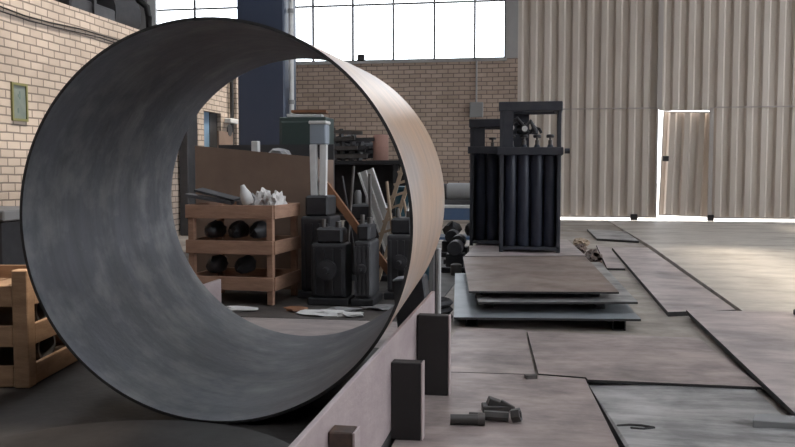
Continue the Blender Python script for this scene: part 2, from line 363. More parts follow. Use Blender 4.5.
# pink rail that chocks the ring, with black stub tubes along it
t = thing('chock_beam', 'pink primed steel beam on edge with black stubs, chocking the ring', 'steel beam', (-.512, 1.4, 0))
MB().box(-.008, .008, 0, 2.60, .06, .374).build('web_plate', 'beam', parent=t, bevel=.002)
MB().box(-.020, .009, 0, 2.60, 0, .06).build('base_bar', 'dark_steel', parent=t, bevel=.003)
def stub(x0, x1, y0, y1, z0, z1, m='dark_steel'):
    o = MB().box(x0, x1-.006, y0, y1, z0, z1).build('stub_block', m, parent=t, bevel=.003)
    MB().box(x1-.0058, x1, y0-.001, y1+.001, z0, z1).build('lit_side', 'beam', parent=o, bevel=.001)  # pink strip paints the light catching the stub's side
stub(.009, .117, 1.41, 1.462, .0305, .298); stub(.012, .145, 2.00, 2.05, .0305, .360); stub(.009, .075, .55, .61, .0305, .322, 'rust_dark')
t = thing('rear_chock_beam', 'pale steel beam behind the ring, its end peeping through the hole', 'steel beam', (-1.84, 3.95, .0305))
MB().box(-.008, .008, 0, .70, 0, .29).build('web_plate', 'beam', parent=t, bevel=.002)
MB().box(-.045, .045, 0, .33, 0, .012).build('base_flange', 'dark_steel', parent=t)
t = thing('channel_post', 'grey steel channel post upright just behind the ring', 'post', (-.582, 4.64, .0)) 
MB().box(-.036, -.008, 0, .05, 0, .52).build('channel', 'grey', parent=t, bevel=.004)
MB().box(-.008, .002, .03, .05, 0, .52).build('web', 'charcoal', parent=t)
MB().cyl((.017, .0, 0), (.017, .0, .52), .015, 14).build('rod', 'post_grey', parent=t, smooth=True)

# ------------------------------------------------------------------ plates on the floor
def plate(label, pts, z0, z1, m, name='steel_plate', group='steel plates lying on the floor'):
    cx = sum(p[0] for p in pts)/len(pts); cy = sum(p[1] for p in pts)/len(pts)
    b = MB(); b.idx = 1
    b.prism(pts, z0, z1)
    b.bm.faces.ensure_lookup_table()
    for f in b.bm.faces:
        if abs(f.normal.z) > .9: f.material_index = 0
    o = b.build(name, [m, 'edge_shade'], origin=(cx, cy, z0))
    return tag(o, label, 'steel plate', group)
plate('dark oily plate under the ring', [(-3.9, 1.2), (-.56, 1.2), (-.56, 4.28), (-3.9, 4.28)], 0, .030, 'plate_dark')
plate('pale plate on the floor seen through the ring, in front of the crate rack', [(-2.6, 4.30), (-.66, 4.30), (-.70, 5.16), (-2.6, 5.14)], 0, .010, 'plate_pale')
plate('small dusty plate between the black stub tubes and the sheet stack', [(-.485, 3.815), (-.026, 3.838), (-.094, 4.90), (-.485, 4.93)], 0, .030, 'plate_pink')
plate('big dusty plate with the scattered iron offcuts on it', [(-.495, 1.3), (.39, 1.3), (.258, 2.862), (.192, 3.79), (-.018, 3.826), (-.485, 3.806)], 0, .030, 'plate_pink')
o = plate('cool grey streaked plate at the bottom edge of the photo, partly under a pinkish plate', [(.206, 3.795), (.272, 2.862), (.405, 1.3), (1.15, 1.3), (.90, 3.0), (.89, 4.65), (-.06, 4.70), (0, 3.87), (.19, 3.845)], 0, .006, 'plate_grey')
for v in o.data.vertices:                  # its near end is propped a little higher
    if v.co.z > .003: v.co.z = .006 + max(0, 3.5-(v.co.y+o.location.y))*.055
plate('lower plate of the pinkish pair, seen as a second dark edge', [(-.072, 4.83), (.84, 4.79), (.91, 3.79), (.222, 3.797), (.0, 3.86)], .0062, .0165, 'plate_pink')
plate('pinkish scuffed plate on top of a second one in front of the sheet stack', [(-.082, 4.853), (.848, 4.807), (.922, 3.755), (.203, 3.762), (.196, 3.800), (-.012, 3.836)], .0215, .034, 'plate_pink')
b = MB()
for x, y in ((.0, 4.6), (.75, 4.6), (.3, 3.88), (.8, 3.88), (.45, 4.2)): b.box(x-.04, x+.04, y-.04, y+.04, .0166, .0214)
tag(b.build('packing_shims', 'edge_shade'), 'thin dark packers between the two pinkish plates', 'shim', kind='stuff')
plate('lower plate under the large plate by the photo edge, mostly hidden', [(.962, 5.60), (2.6, 5.60), (2.6, 3.0), (.985, 3.05)], .0062, .028, 'plate_pink')
plate('large pale pink plate at the edge of the photo, one dark side raised', [(.916, 5.66), (2.6, 5.74), (2.6, 2.95), (.93, 3.0)], .028, .052, 'plate_pale')
plate('long narrow pale strip plate running toward the gate', [(.815, 10.36), (1.235, 10.42), (1.262, 5.86), (.808, 5.69)], 0, .030, 'plate_pale', group='long strip plates')
plate('far grey plate closest to the gate, end to end with the strip', [(.683, 13.56), (1.225, 13.1), (1.235, 11.38), (.722, 11.69)], 0, .030, 'plate_grey')
plate('small pale plate between the red scrap and the long strip', [(.66, 10.8), (.795, 10.4), (.775, 8.25), (.607, 8.26)], 0, .020, 'plate_pale')
plate('dark patchy brown sheet under the crate rack and the machines', [(-4.4, 5.19), (-.72, 5.20), (-.72, 9.2), (-4.4, 9.2)], 0, .004, 'plate_patchy')  # dark brown mottled sheet laid over the floor here
# the stack of sheets on bearers
plate('lowest bluish sheet of the stack, propped on square tubes', [(-.727, 7.13), (.482, 7.34), (.573, 5.10), (-.513, 4.98)], .066, .079, 'plate_blue', group='sheets of the stack')
plate('middle grey sheet of the stack', [(-.655, 7.36), (.496, 7.56), (.575, 5.295), (-.382, 5.13)], .137, .150, 'plate_grey', group='sheets of the stack')
plate('top brown sheet of the stack', [(-.68, 7.34), (.367, 7.56), (.468, 5.355), (-.447, 5.24)], .188, .200, 'plate_brown', group='sheets of the stack')
plate('pale sheet under the gas cylinder racks', [(-.66, 9.1), (.26, 9.39), (.375, 7.60), (-.67, 7.40)], .188, .200, 'plate_pale', group='sheets of the stack')
tube0 = thing('bearer_tube', 'square steel tube propping the sheet stack, its open end showing', 'bearer', (.452, 5.14, 0), .04, 'bearers of the sheet stack')
b = MB(); s = .007; b.box(-.039,.039,0,2.0,0,s); b.box(-.039,.039,0,2.0,.066-s,.066); b.box(-.039,-.039+s,0,2.0,s,.066-s); b.box(.039-s,.039,0,2.0,s,.066-s)
b.build('square_tube', 'dark_steel', parent=tube0)
dup(tube0, (-.42, 5.12, 0), .06, 'square steel tube hidden in shade beneath the bluish sheet near the post')
def timber(loc, sx, sy, sz, rz, label):
    o = MB().box(-sx/2, sx/2, 0, sy, 0, sz).build('timber_packer', 'dark_steel', bevel=.003); o.location = loc; o.rotation_euler = (0,0,rz)
    tag(o, label, 'packer', 'dark packers in the sheet stack')
timber((.36, 5.42, .0792), .06, 1.7, .0576, .04, 'dark packer between the bluish sheet and the middle sheet, under the free edge')
timber((-.33, 5.36, .0792), .06, 1.7, .0576, .07, 'dark packer between the bluish sheet and the middle sheet, near the post')
timber((.34, 5.52, .1502), .05, 1.7, .0376, .04, 'dark packer between the middle sheet and the brown sheet, under the free edge')
timber((-.36, 5.42, .1502), .05, 1.7, .0376, .07, 'dark packer between the middle sheet and the brown sheet, near the post')
timber((.16, 7.72, 0), .10, 1.5, .1878, .06, 'dark timber under the cylinder racks, on the gate side')
timber((-.46, 7.66, 0), .10, 1.5, .1878, .0, 'dark timber under the cylinder racks, on the ring side')

# ------------------------------------------------------------------ gas cylinder racks
def rack(name, label, loc, w, d, h, bar, big):
    t = thing(name, label, 'cylinder rack', loc, 0, 'gas cylinder racks')
    p = .034
    for x in (-w/2, w/2-p):
        for y in (0, d-p): MB().box(x, x+p, y, y+p, 0, h).build('post', 'rack', parent=t, bevel=.004)
    MB().box(-w/2, w/2, 0, d, .02, .05).build('base_tray', 'rack', parent=t, bevel=.004)
    f = MB(); f.box(-w/2-.01, w/2+.01, -.02, .06, h-.085, h); f.box(-w/2-.01, w/2+.01, d-.06, d+.02, h-.085, h); f.box(-w/2-.01, -w/2+.06, .06, d-.06, h-.085, h); f.box(w/2-.06, w/2+.01, .06, d-.06, h-.085, h)
    f.build('top_frame', 'rack', parent=t, bevel=.006)
    MB().box(-w/2-.02, w/2+.02, d+.001, d+.03, bar-.05, bar+.02).build('cross_bar', 'rack', parent=t, bevel=.006)
    c = MB().box(-w/2-.02, w/2+.02, -.03, -.001, bar-.05, bar+.02).build('cross_bar', 'rack', parent=t, bevel=.006)
    for s in (1,): MB().cyl((s*(w/2+.03), -.02, bar-.015), (s*(w/2+.075), -.02, bar-.015), .024, 12).build('lug', 'rack', parent=c)
    MB().box(-w/2+p, w/2-p, d-.012, d-.002, .05, bar).build('back_sheet', 'rack', parent=t)
    for x in (-w/2+.002, w/2-.010): MB().box(x, x+.008, p, d-p, .05, bar).build('side_sheet', 'rack', parent=t)
    if big:
        MB().box(-w/2+p, -.02, d-.03, d-.02, bar+.02, h-.085).build('back_sheet', 'rack', parent=t)
        MB().box(-w/2+p, -w/2+.12, -.0, .015, bar+.02, h-.085).build('gusset_sheet', 'rack', parent=t)
    else:
        MB().box(-w/2+p, -.07, .0, .012, bar+.02, h-.085).build('gusset_sheet', 'rack', parent=t)
    return t
rack('cylinder_rack', 'dark rack full of navy gas cylinders, the taller one in front', (-.118, 7.80, .2005), .55, .50, 1.365, .935, True)
rack('cylinder_rack', 'dark rack of navy gas cylinders half hidden behind the taller rack', (-.50, 8.42, .2005), .43, .42, 1.25, .96, False)
def cyl_gas():
    t = thing('gas_cylinder', 'x', 'gas cylinder', (0,0,0), 0, 'navy gas cylinders')
    MB().lathe([(.050,0),(.058,.012),(.058,.80),(.056,.84),(.046,.88),(.028,.91),(.022,.93)], seg=24).build('body', 'navy', parent=t, smooth=True)
    v = MB().lathe([(.018,.925),(.018,.97),(.010,.975),(.010,1.0)], seg=12).build('valve', 'iron', parent=t, smooth=True)
    MB().lathe([(.032,1.0),(.036,1.006),(.036,1.016),(.032,1.022)], seg=14).build('hand_wheel', 'charcoal', parent=v, smooth=True)
    return t
c0 = cyl_gas(); first = True
ordn = ['nearest the ring', 'second from the ring side', 'second from the gate side', 'nearest the gate']
for row, (y, nm) in enumerate(((7.895, 'front row'), (8.015, 'second row'), (8.135, 'rear row'))):
    for i in range(4):
        loc = (-.118 + (i-1.5)*.119, y, .251); lab = 'navy gas cylinder in the %s of the taller rack, %s' % (nm, ordn[i])
        if first: c0.location = loc; c0['label'] = lab; first = False
        else: dup(c0, loc, 0, lab)
for i in range(3): dup(c0, (-.50 + (i-1)*.119, 8.52, .251), 0, 'navy gas cylinder in the shorter rear rack, ' + ['at its free side', 'in its middle', 'hard against the taller rack'][i])
# hoses and regulators that fill half of the upper opening
t = thing('regulator_manifold', 'dark hose manifold with gauges on top of the gas cylinders', 'manifold', (-.22, 7.90, 1.275))
MB().tube([(-.12,0,.012),(-.10,0,.09),(-.02,.02,.14),(.05,0,.06),(.10,0,.12),(.14,.02,.05),(.14,.02,.014)], .024).build('hose', 'charcoal', parent=t, smooth=True)
MB().box(-.15,-.02,.02,.08,.0,.10).build('valve_box', 'rack', parent=t, bevel=.01)
MB().tube([(.10,.03,.012),(.13,.03,.07),(.18,.03,.05),(.20,.03,.012)], .014).build('hose', 'black', parent=t, smooth=True)
MB().tube([(-.02,.04,.012),(-.04,.04,.06),(.04,.06,.10),(.08,.04,.012)], .02).build('hose', 'black', parent=t, smooth=True)
for x, z in ((-.07, .06), (.05, .05)):
    g = MB().lathe([(.03,0),(.034,.008),(.034,.03),(.028,.034)], (x,-.02,z), (0,-1,0), 16).build('gauge', 'charcoal', parent=t, smooth=True)
    MB().lathe([(.026,.0345),(.026,.036)], (x,-.02,z), (0,-1,0), 16).build('dial', 'white', parent=g)
MB().box(-.16,.17,.09,.115,.005,.05).build('manifold_bar', 'rack', parent=t, bevel=.005)

# ------------------------------------------------------------------ timber crates
def crate(name, label, loc, rz, w, d, rows, slat, top, m, out=0):
    t = thing(name, label, 'crate', loc, rz)
    p = .045
    for x in (0, w-p):
        for y in (0, d-p):
            ex = out if x else -out; ey = out if y else -out
            MB().box(min(x, x+ex), max(x, x+ex)+p, min(y, y+ey), max(y, y+ey)+p, 0, top).build('corner_post', m, parent=t, bevel=.004)
    for z in rows:
        MB().box(-.01+(p+.012 if out else 0), w+.01-(p+.012 if out else 0), -.02, -.001, z, z+slat).build('front_slat', m, parent=t, bevel=.003)
        MB().box(-.01, w+.01, d+.001, d+.02, z, z+slat).build('rear_slat', m, parent=t, bevel=.003)
        for x in (-.02, w+.001): MB().box(x, x+.019, (p+.001 if out else 0), d-(p+.001 if out else 0), z, z+slat).build('side_slat', m, parent=t, bevel=.003)
        f = MB()
        for k in range(5): x = p + .003 + k*(w-2*p-.006)/5; f.box(x, x+(w-2*p)/5-.015, .002, d-.002, z+.005, z+.024)
        f.build('deck_boards', m, parent=t)
    return t
crate('wooden_crate', 'three tier wooden crate with pale plastic sacks on top, seen through the ring', (-2.49, 5.70, .0045), -.06, .64, .52, (.10, .355, .605), .095, .69, 'wood_warm')
crate('wooden_crate', 'sunlit slatted wooden crate beside the ring at the photo edge', (-2.863, 3.14, .0305), .14, .72, .75, (.004, .175, .345), .09, .50, 'wood', .022)
# load in the crates
def pipe_piece(label, loc, rot, R, T, L, m='iron', first=[None]):
    o = MB().lathe([(R, 0), (R, L), (R-T, L), (R-T, 0), (R, 0)], seg=24, cap=False).build('pipe_offcut', m, smooth=True)
    o.location = loc; o.rotation_euler = rot
    return tag(o, label, 'pipe offcut', 'pipe offcuts lying in the crates')
k = 0
for (x, y, z, lab) in ((-2.33, 3.34, 0, 'at the corner of the lowest tier'), (-2.34, 3.60, 0, 'in the middle of the lowest tier'), (-2.62, 3.32, 0, 'on the lowest tier near the photo edge'),
                       (-2.34, 3.36, 1, 'at the corner of the middle tier'), (-2.36, 3.62, 1, 'deep in the middle tier'), (-2.64, 3.30, 1, 'on the middle tier near the photo edge')):
    pipe_piece('short dull pipe offcut %s of the sunlit crate' % lab, (x-.07, y, .0305+(.029 if z == 0 else .20)+.0725), (0, PI/2, .3*((k % 3)-1)), .072, .012, .13); k += 1
for i, (x, z) in enumerate(((-2.37, .455), (-2.19, .455), (-2.03, .455), (-2.36, .20), (-2.14, .20))):
    o = MB().blob((0,0,.06), (.062,.15,.07), .08, 3, 20+i).build('casting', 'black', smooth=True); o.location = (x, 5.92, z-.065+.06)
    tag(o, 'black rough casting on the %s tier of the sack crate, %s' % ('middle' if z > .3 else 'lowest', ['nearest the ring wall','mid row','nearest the machines','at the dark end','in the middle'][i]), 'casting', 'castings in the sack crate')
# grey low table and dark box over the sunlit crate
t = thing('side_cabinet', 'grey slab on a dark box behind the sunlit crate', 'machine', (-3.12, 4.20, .0305))
MB().box(-.5,.20,0,.5,0,.64).build('cabinet', 'black', parent=t, bevel=.01)
MB().box(-.52,.25,-.04,.52,.641,.70).build('table_slab', 'grey', parent=t, bevel=.008)

def sack(label, loc, size, m, seed, jit=.22):
    o = MB().blob((0,0,.75*size[2]), size, jit, 3, seed).build('plastic_sack', m, smooth=False); o.location = loc
    return tag(o, label, 'sack', 'plastic sacks on the crate')
o = MB().lathe([(.035,0),(.045,.02),(.04,.08),(.022,.12),(.016,.145)], (0,0,0), (-.35,0,1), 14).build('white_bottle', 'white', smooth=True)
o.location = (-2.07, 5.80, .705); tag(o, 'white plastic bottle leaning among the sacks on the crate', 'bottle')
sack('crumpled pale plastic sack next to the white bottle', (-1.99, 5.90, .637), (.055,.10,.10), 'plastic', 3)
sack('crumpled pale plastic sack at the corner of the crate', (-1.875, 5.86, .637), (.05,.12,.09), 'plastic', 4)
sack('dim grey plastic sack at the back of the crate top', (-2.17, 6.08, .637), (.08,.08,.08), 'grey', 5)
o = MB().obox((0,0,0), (.34,.30,.02), (.0,.18,.3)).obox((.05,.02,.03), (.30,.2,.015), (.05,.25,.1)).build('folded_tarp', 'charcoal'); o.location = (-2.40, 5.90, .74)
tag(o, 'dark sheet slumped over the end of the crate', 'tarp')

# brown plywood bin behind the crate
t = thing('plywood_bin', 'large brown plywood bin behind the sack crate', 'bin', (-2.76, 6.48, .0045), -.02)
b = MB(); a = [b.bm.verts.new(p) for p in ((0,0,0),(1.02,0,0),(1.02,0,1.045),(0,0,1.14),(0,.03,0),(1.02,.03,0),(1.02,.03,1.045),(0,.03,1.14))]
for q in ((0,1,2,3),(7,6,5,4),(0,4,5,1),(1,5,6,2),(2,6,7,3),(3,7,4,0)): b.bm.faces.new([a[i] for i in q])
b.build('front_panel', 'ply', parent=t)
MB().box(0,.03,.031,.48,0,1.13).build('side_panel', 'ply', parent=t); MB().box(.99,1.02,.031,.48,0,1.03).build('side_panel', 'ply', parent=t)
MB().box(0,1.02,.481,.51,0,1.16).build('back_panel', 'charcoal', parent=t)
MB().box(.031,.989,.031,.48,1.0,1.028).build('lid', 'charcoal', parent=t)
o = MB().box(-.03,.03,-.03,.03,0,.16).build('paint_can', 'white', bevel=.006); o.location = (-2.34, 6.74, 1.0285)
tag(o, 'small white block standing in the plywood bin', 'block')
o = MB().blob((0,0,.045), (.10,.07,.06), .2, 2, 9).build('rag_bundle', 'grey'); o.location = (-2.14, 6.72, 1.0285); tag(o, 'pale rag bundle heaped in the plywood bin', 'rag')

# cabinet, white stand, and the scrap yard of machines seen through the ring
t = thing('metal_cabinet', 'dark green metal cabinet behind the plywood bin', 'cabinet', (-2.03, 7.1, .0045))
MB().box(-.22,.19,0,.3,0,1.40).build('body', 'green', parent=t, bevel=.006)
MB().box(-.20,.17,-.015,0,.1,1.36).build('door', 'green', parent=t, bevel=.004)
for z, m, x, lab in ((1.4055, 'white', -.02, 'pale flat offcut on top of the green cabinet'), (1.44, 'rust', .02, 'rusty flat offcut lying over the pale one on the cabinet')):
    o = MB().obox((0,0,.015), (.30,.2,.022), (0,.0,.15)).build('sheet_offcut', m); o.location = (-2.03+x, 7.22, z); tag(o, lab, 'offcut', 'offcuts on the cabinet')
t = thing('machine_stand', 'white two legged machine stand with a grey blue head', 'stand', (-1.655, 6.15, .755+.005))
MB().box(-.062,.062,0,.12,.38,.53).build('head', 'grey_blue', parent=t, bevel=.008)
MB().box(-.068,.068,-.01,.13,.53,.555).build('cap', 'white', parent=t, bevel=.006)
for s in (-1, 1):
    MB().bar((s*.033,.03,0), (s*.040,.03,.38), .05, .05).build('leg', 'white', parent=t, bevel=.003)
def motor(label, loc, w, d, h, m, seed, rz=0, studs=True):
    r = random.Random(seed); t = thing('machine_casing', label, 'machine', loc, rz, 'greasy machines seen through the ring')
    MB().box(-w/2-.02, w/2+.02, 0, d, 0, .05).build('base', 'black', parent=t, bevel=.006)
    MB().box(-w/2, w/2, .02, d-.02, .05, h*.72).build('housing', m, parent=t, bevel=.02, seg=2)
    f = MB()
    for k in range(4): x = -w/2 + (k+.5)*w/4; f.box(x-.008, x+.008, .002, .02, .08, h*.66)
    f.build('ribs', m, parent=t)
    MB().box(-w*.38, w*.38, .05, d-.05, h*.72, h*.9).build('top_box', 'black', parent=t, bevel=.015)
    g = MB().lathe([(w*.24,0),(w*.28,.01),(w*.28,.05),(w*.1,.055),(w*.08,.10)], (0, .02, h*.42), (0,-1,0), 18).build('shaft_cover', 'black', parent=t, smooth=True)
    if studs: MB().cyl((-w*.2, d*.4, h*.9), (-w*.2, d*.4, h), .015, 10).build('stud', 'iron', parent=t)
    if studs: MB().cyl((w*.2, d*.5, h*.9), (w*.2, d*.5, h*.97), .022, 10).build('stud', 'iron', parent=t)
    return t
motor('tall black machine casing under the white stand', (-1.645, 6.02, .0045), .23, .36, .84, 'black', 1, 0, False)
motor('wide black machine casing in the middle of the hole', (-1.475, 5.72, .0045), .25, .26, .60, 'black', 2)
motor('narrow black machine casing next to the wide one', (-1.23, 5.72, .0045), .12, .36, .63, 'charcoal', 3)
motor('grey black machine casing close to the ring rim', (-1.02, 6.06, .0045), .20, .36, .66, 'charcoal', 4)
motor('low black machine casing behind the wide one', (-1.49, 7.06, .0045), .38, .55, .72, 'black', 5, 0, False)
# scrap rack at the back
t = thing('scrap_rack', 'dark steel rack loaded with scrap bars behind the machines', 'rack', (-1.95, 8.2, .0045))
for x in (-.55, .50):
    for y in (0, .65): MB().box(x, x+.05, y, y+.05, 0, 1.0).build('leg', 'black', parent=t)
MB().box(-.58,.58,-.03,.73,1.0,1.04).build('shelf', 'black', parent=t); MB().box(-.58,.58,-.03,.73,.45,.49).build('shelf', 'black', parent=t)
MB().box(-.55,.55,.66,.7,.49,1.0).build('back_sheet', 'black', parent=t)
r = random.Random(5)
adj = ['short', 'long', 'bent looking', 'steep', 'flat', 'slanting', 'thin', 'thick', 'topmost', 'hindmost']
for k in range(10):
    lay, col = divmod(k, 3); tl = r.uniform(-.02, .02)
    o = MB().bar((-.30, r.uniform(-.01,.01), .02-tl), (.30+r.uniform(-.1,.1), r.uniform(-.01,.01), .02+tl), .036, .036).build('scrap_bar', 'charcoal' if k % 3 else 'iron')
    o.location = (-2.10+r.uniform(-.06,.06), 8.22+.075*col, 1.063+lay*.082); tag(o, 'dark angled scrap bar on the scrap rack, %s one of the heap' % adj[k], 'scrap bar', 'scrap bars on the rack')
for k in range(7):
    x = -2.36 + .085*k; h = .42 - .03*k + r.uniform(-.05,.03)
    o = MB().bar((0,0,.0), (r.uniform(-.03,.03), .03, h), .03, .05).build('upright_bar', 'charcoal' if k % 2 else 'black'); o.location = (x, 8.50, 1.0405)
    tag(o, 'dark bar standing upright behind the scrap bars, %s' % ['first from the cabinet','second from the cabinet','third from the cabinet','fourth from the cabinet','third from the drum','second from the drum','first from the drum'][k], 'scrap bar', 'upright scrap bars')
o = MB().blob((0,0,.12), (.34,.12,.14), .2, 3, 12).build('scrap_mound', 'black'); o.location = (-2.06, 8.76, 1.0405); tag(o, 'dark mound of swarf and scrap on the scrap rack', 'scrap', kind='stuff')
t = thing('clay_drum', 'clay pink drum on the scrap rack', 'drum', (-1.60, 8.36, 1.041))
MB().lathe([(.075,0),(.078,.01),(.078,.25),(.07,.26)], seg=20).build('body', 'clay', parent=t, smooth=True); MB().lathe([(.082,.12),(.082,.135)], seg=20).build('hoop', 'clay', parent=t)
t = thing('channel_offcut', 'white painted channel leaning across the machines', 'channel', (-1.13, 6.9, .03), 0, rot=(0, math.radians(-19), 0))
MB().box(-.065,.065,0,.012,0,.97).build('web', 'white', parent=t)
for x in (-.065, -.006, .053): MB().box(x,x+.012,-.04,0,0,.97).build('flange', 'white', parent=t)
b = MB(); q0 = Vector((-1.41, 6.72, .012)); q1 = Vector((-1.10, 6.72, 1.0))
for s in (0, .085): b.bar(q0+Vector((s,0,0)), q1+Vector((s,0,0)), .022, .03)
for k in range(6): f = .45 + k*.1; p = q0.lerp(q1, f); b.bar(p+Vector((-.03,-.02,-.02)), p+Vector((.12,-.02,.03)), .02, .02)
tag(b.build('timber_trestle', 'tan', origin=q0), 'tan timber trestle leaning among the scrap by the rim', 'trestle')
t = thing('steel_barrel', 'teal barrel half hidden by the ring rim', 'barrel', (-1.10, 7.25, .0045))
MB().lathe([(.155,0),(.16,.01),(.16,.29),(.166,.3),(.16,.31),(.16,.53),(.166,.54),(.16,.55),(.16,.78),(.15,.79)], seg=28).build('body', 'teal', parent=t, smooth=True)
MB().lathe([(.165,.785),(.165,.805),(.15,.805)], seg=28).build('lid_rim', 'teal', parent=t)
for p0, p1, w_, lab in (((-1.72,6.50,.88), (-1.08,6.50,.03), .055, 'broad rusty bar slanting in front of the white channel'), ((-1.70,6.62,.84), (-1.655,6.62,.006), .05, 'short rusty bar upright by the white stand')):
    tag(MB().bar(p0, p1, .05, w_).build('rusty_bar', 'rust', origin=p1), lab, 'bar', 'rusty bars over the machines')
for i, (x, z) in enumerate(((-1.60, 0), (-1.50, 0), (-1.42, 0))):
    o = MB().lathe([(.03,0),(.032,.01),(.032,.09),(.02,.12)], seg=12).build('oil_can', ['grey', 'white', 'rust'][i], smooth=True); o.location = (x, 7.3, .6535)
    tag(o, ['small grey oil can on the low machine', 'small white oil can on the low machine', 'small rusty oil can on the low machine'][i], 'can', 'oil cans')
for i, (p0, p1, rr, m) in enumerate((((-1.12, 6.60, .01), (-1.22, 6.62, .86), .012, 'tan'), ((-1.20, 6.57, .01), (-1.02, 6.59, .74), .010, 'white'), ((-.93, 6.62, .01), (-1.09, 6.64, .72), .012, 'tan'),
        ((-1.34, 6.58, .01), (-1.36, 6.64, .92), .013, 'iron'), ((-1.56, 6.60, .01), (-1.50, 6.68, .98), .012, 'iron'), ((-1.44, 6.64, .01), (-1.60, 6.70, .90), .010, 'charcoal'))):
    o = MB().cyl(p0, p1, rr, 10).build('thin_rod', m, origin=p0, smooth=True)
    tag(o, ['tan rod leaning between the narrow casing and the rim', 'pale thin rod crossing the tan rods by the rim', 'tan rod right at the ring rim', 'dull rod upright between the two middle casings', 'dull rod upright behind the wide casing', 'dark rod slanting behind the wide casing'][i], 'rod', 'rods leaning among the machines')
# scraps on the floor beyond the ring
for i, (x, y, sx, sy, m) in enumerate(((-1.42, 5.36, .14, .08, 'white'), (-1.30, 5.50, .12, .06, 'grey'), (-1.22, 5.32, .10, .05, 'white'), (-1.05, 5.62, .14, .08, 'grey'), (-2.02, 5.42, .12, .05, 'white'), (-1.62, 5.45, .09, .05, 'rust'))):
    o = MB().blob((0,0,.012), (sx, sy, .018), .35, 2, 40+i).build('floor_scrap', m); o.location = (x, y, .0)
    o.location.z = .0045
    tag(o, ['pale torn scrap by the wide casing', 'dull scrap right under the wide casing', 'pale scrap by the narrow casing', 'dull scrap near the rim', 'pale scrap in front of the sack crate', 'rusty scrap between crate and casing'][i] + ' on the floor', 'scrap', 'scraps on the floor past the ring')

# ------------------------------------------------------------------ things by the cylinder racks
t = thing('work_bench', 'low blue steel bench between the ring and the gas cylinders', 'bench', (-1.00, 10.0, 0))
MB().box(-.55,.30,0,.6,.50,.535).build('top', 'white', parent=t, bevel=.004); MB().box(-.55,.30,.01,.03,.36,.50).build('apron', 'blue', parent=t)
for x in (-.53, .25):
    for y in (.03, .54): MB().box(x, x+.05, y, y+.05, 0, .5).build('leg', 'blue', parent=t)
MB().box(-.5,.25,.05,.55,.12,.15).build('shelf', 'blue', parent=t)
t = thing('bench_grinder', 'grey rounded machine on the low blue bench', 'machine', (-.95, 10.25, .5355))
MB().box(-.22,.22,-.12,.12,0,.06).build('base', 'charcoal', parent=t, bevel=.01)
MB().lathe([(.09,-.2),(.11,-.18),(.11,.18),(.09,.2)], (0,0,.15), (1,0,0), 20).build('motor_body', 'grey', parent=t, smooth=True)
for s in (-1, 1): MB().lathe([(.10,0),(.10,.05)], (s*.22-.025,0,.15), (1,0,0), 20).build('guard', 'charcoal', parent=t, smooth=True)
for i, (x, s) in enumerate(((-1.36, .09), (-1.09, .11), (-.86, .08))):
    o = MB().blob((0,0,.08), (s, .14, .10), .2, 2, 60+i).build('casting', 'black'); o.location = (x, 10.28, .1505); tag(o, 'dark lump of iron under the blue bench, ' + ['nearest the ring', 'in the middle', 'nearest the cylinders'][i], 'casting', 'iron lumps under the bench')
for i, (x, y, s) in enumerate(((-.84, 8.6, .14), (-.80, 7.9, .12), (-.98, 9.3, .15))):
    o = MB().box(-s, s, -.15, .15, 0, .05).box(-s*.7, s*.7, -.1, .1, .05, .17).cyl((0,-.12,.22), (0,.12,.22), .07, 14).build('iron_fitting', 'black', bevel=.006); o.location = (x, y, .0045)
    tag(o, 'black iron fitting on the floor beside the racks, ' + ['mid way', 'closest to the sheet stack', 'under the bench end'][i], 'fitting', 'iron fittings beside the racks')
t = MB()
for k in range(3): t.lathe([(.13,0),(.15,.02),(.13,.04),(.11,.02),(.13,0)], (0,0,.045*k), seg=24, cap=False)
o = t.build('hose_coil', 'black', smooth=True); o.location = (-.70, 5.30, 0.0045); tag(o, 'black hose coil between the post and the sheet stack', 'hose')
o = MB().lathe([(.05,0),(.05,.10),(.03,.11)], (0,0,.0), seg=16).build('iron_stub', 'iron', smooth=True); o.location = (-.765, 7.6, 0); tag(o, 'dull iron stub by the edge of the stack', 'stub')
# red brown scrap by the strip plates
for i, (x, y, sx, sy, sz, m, lab) in enumerate(((.52, 8.9, .075, .38, .07, 'rust_dark', 'red brown rusty lump next to the small pale plate'), (.44, 10.1, .06, .25, .05, 'rust_dark', 'dark red scrap beyond the red brown lump'), (.48, 10.9, .09, .3, .05, 'tan', 'tan debris farthest toward the gate'), (.335, 9.6, .03, .15, .04, 'tan', 'tan debris against the pale sheet of the racks'))):
    o = MB().blob((0,0,sz*.7), (sx, sy, sz), .3, 3, 80+i).build('rusty_scrap', m); o.location = (x, y, 0); tag(o, lab, 'scrap', 'rusty scrap by the strip plate')

# ------------------------------------------------------------------ iron offcuts on the near plate
ZP = .0302
t = thing('pipe_stub', 'dark iron stub lying nearest the beam on the big plate', 'iron offcut', (-.322, 3.015, ZP+.019), 0, 'iron offcuts on the big plate')
MB().lathe([(.019,0),(.019,.105),(.014,.105),(.014,.12)], (0,0,0), (1,.12,0), 16).build('shank', 'dark_iron', parent=t, smooth=True)
MB().lathe([(.0225,.10),(.0225,.124)], (0,0,.002), (1,.12,0), 16).build('collar', 'iron', parent=t, smooth=True)
t = thing('bolt', 'long dark bolt lying behind the stub on the big plate', 'bolt', (-.260, 3.09, ZP+.018), 0, 'iron offcuts on the big plate')
MB().lathe([(.013,0),(.013,.07)], (0,0,-.003), (1,-.05,0), 14).build('thread', 'dark_iron', parent=t, smooth=True)
MB().lathe([(.019,.055),(.019,.145)], (0,0,.0015), (1,-.05,0), 6).build('hex_body', 'dark_iron', parent=t)
t = thing('nut', 'dark nut on edge at the end of the bolt on the big plate', 'nut', (-.088, 3.085, ZP+.0255), .5, 'iron offcuts on the big plate')
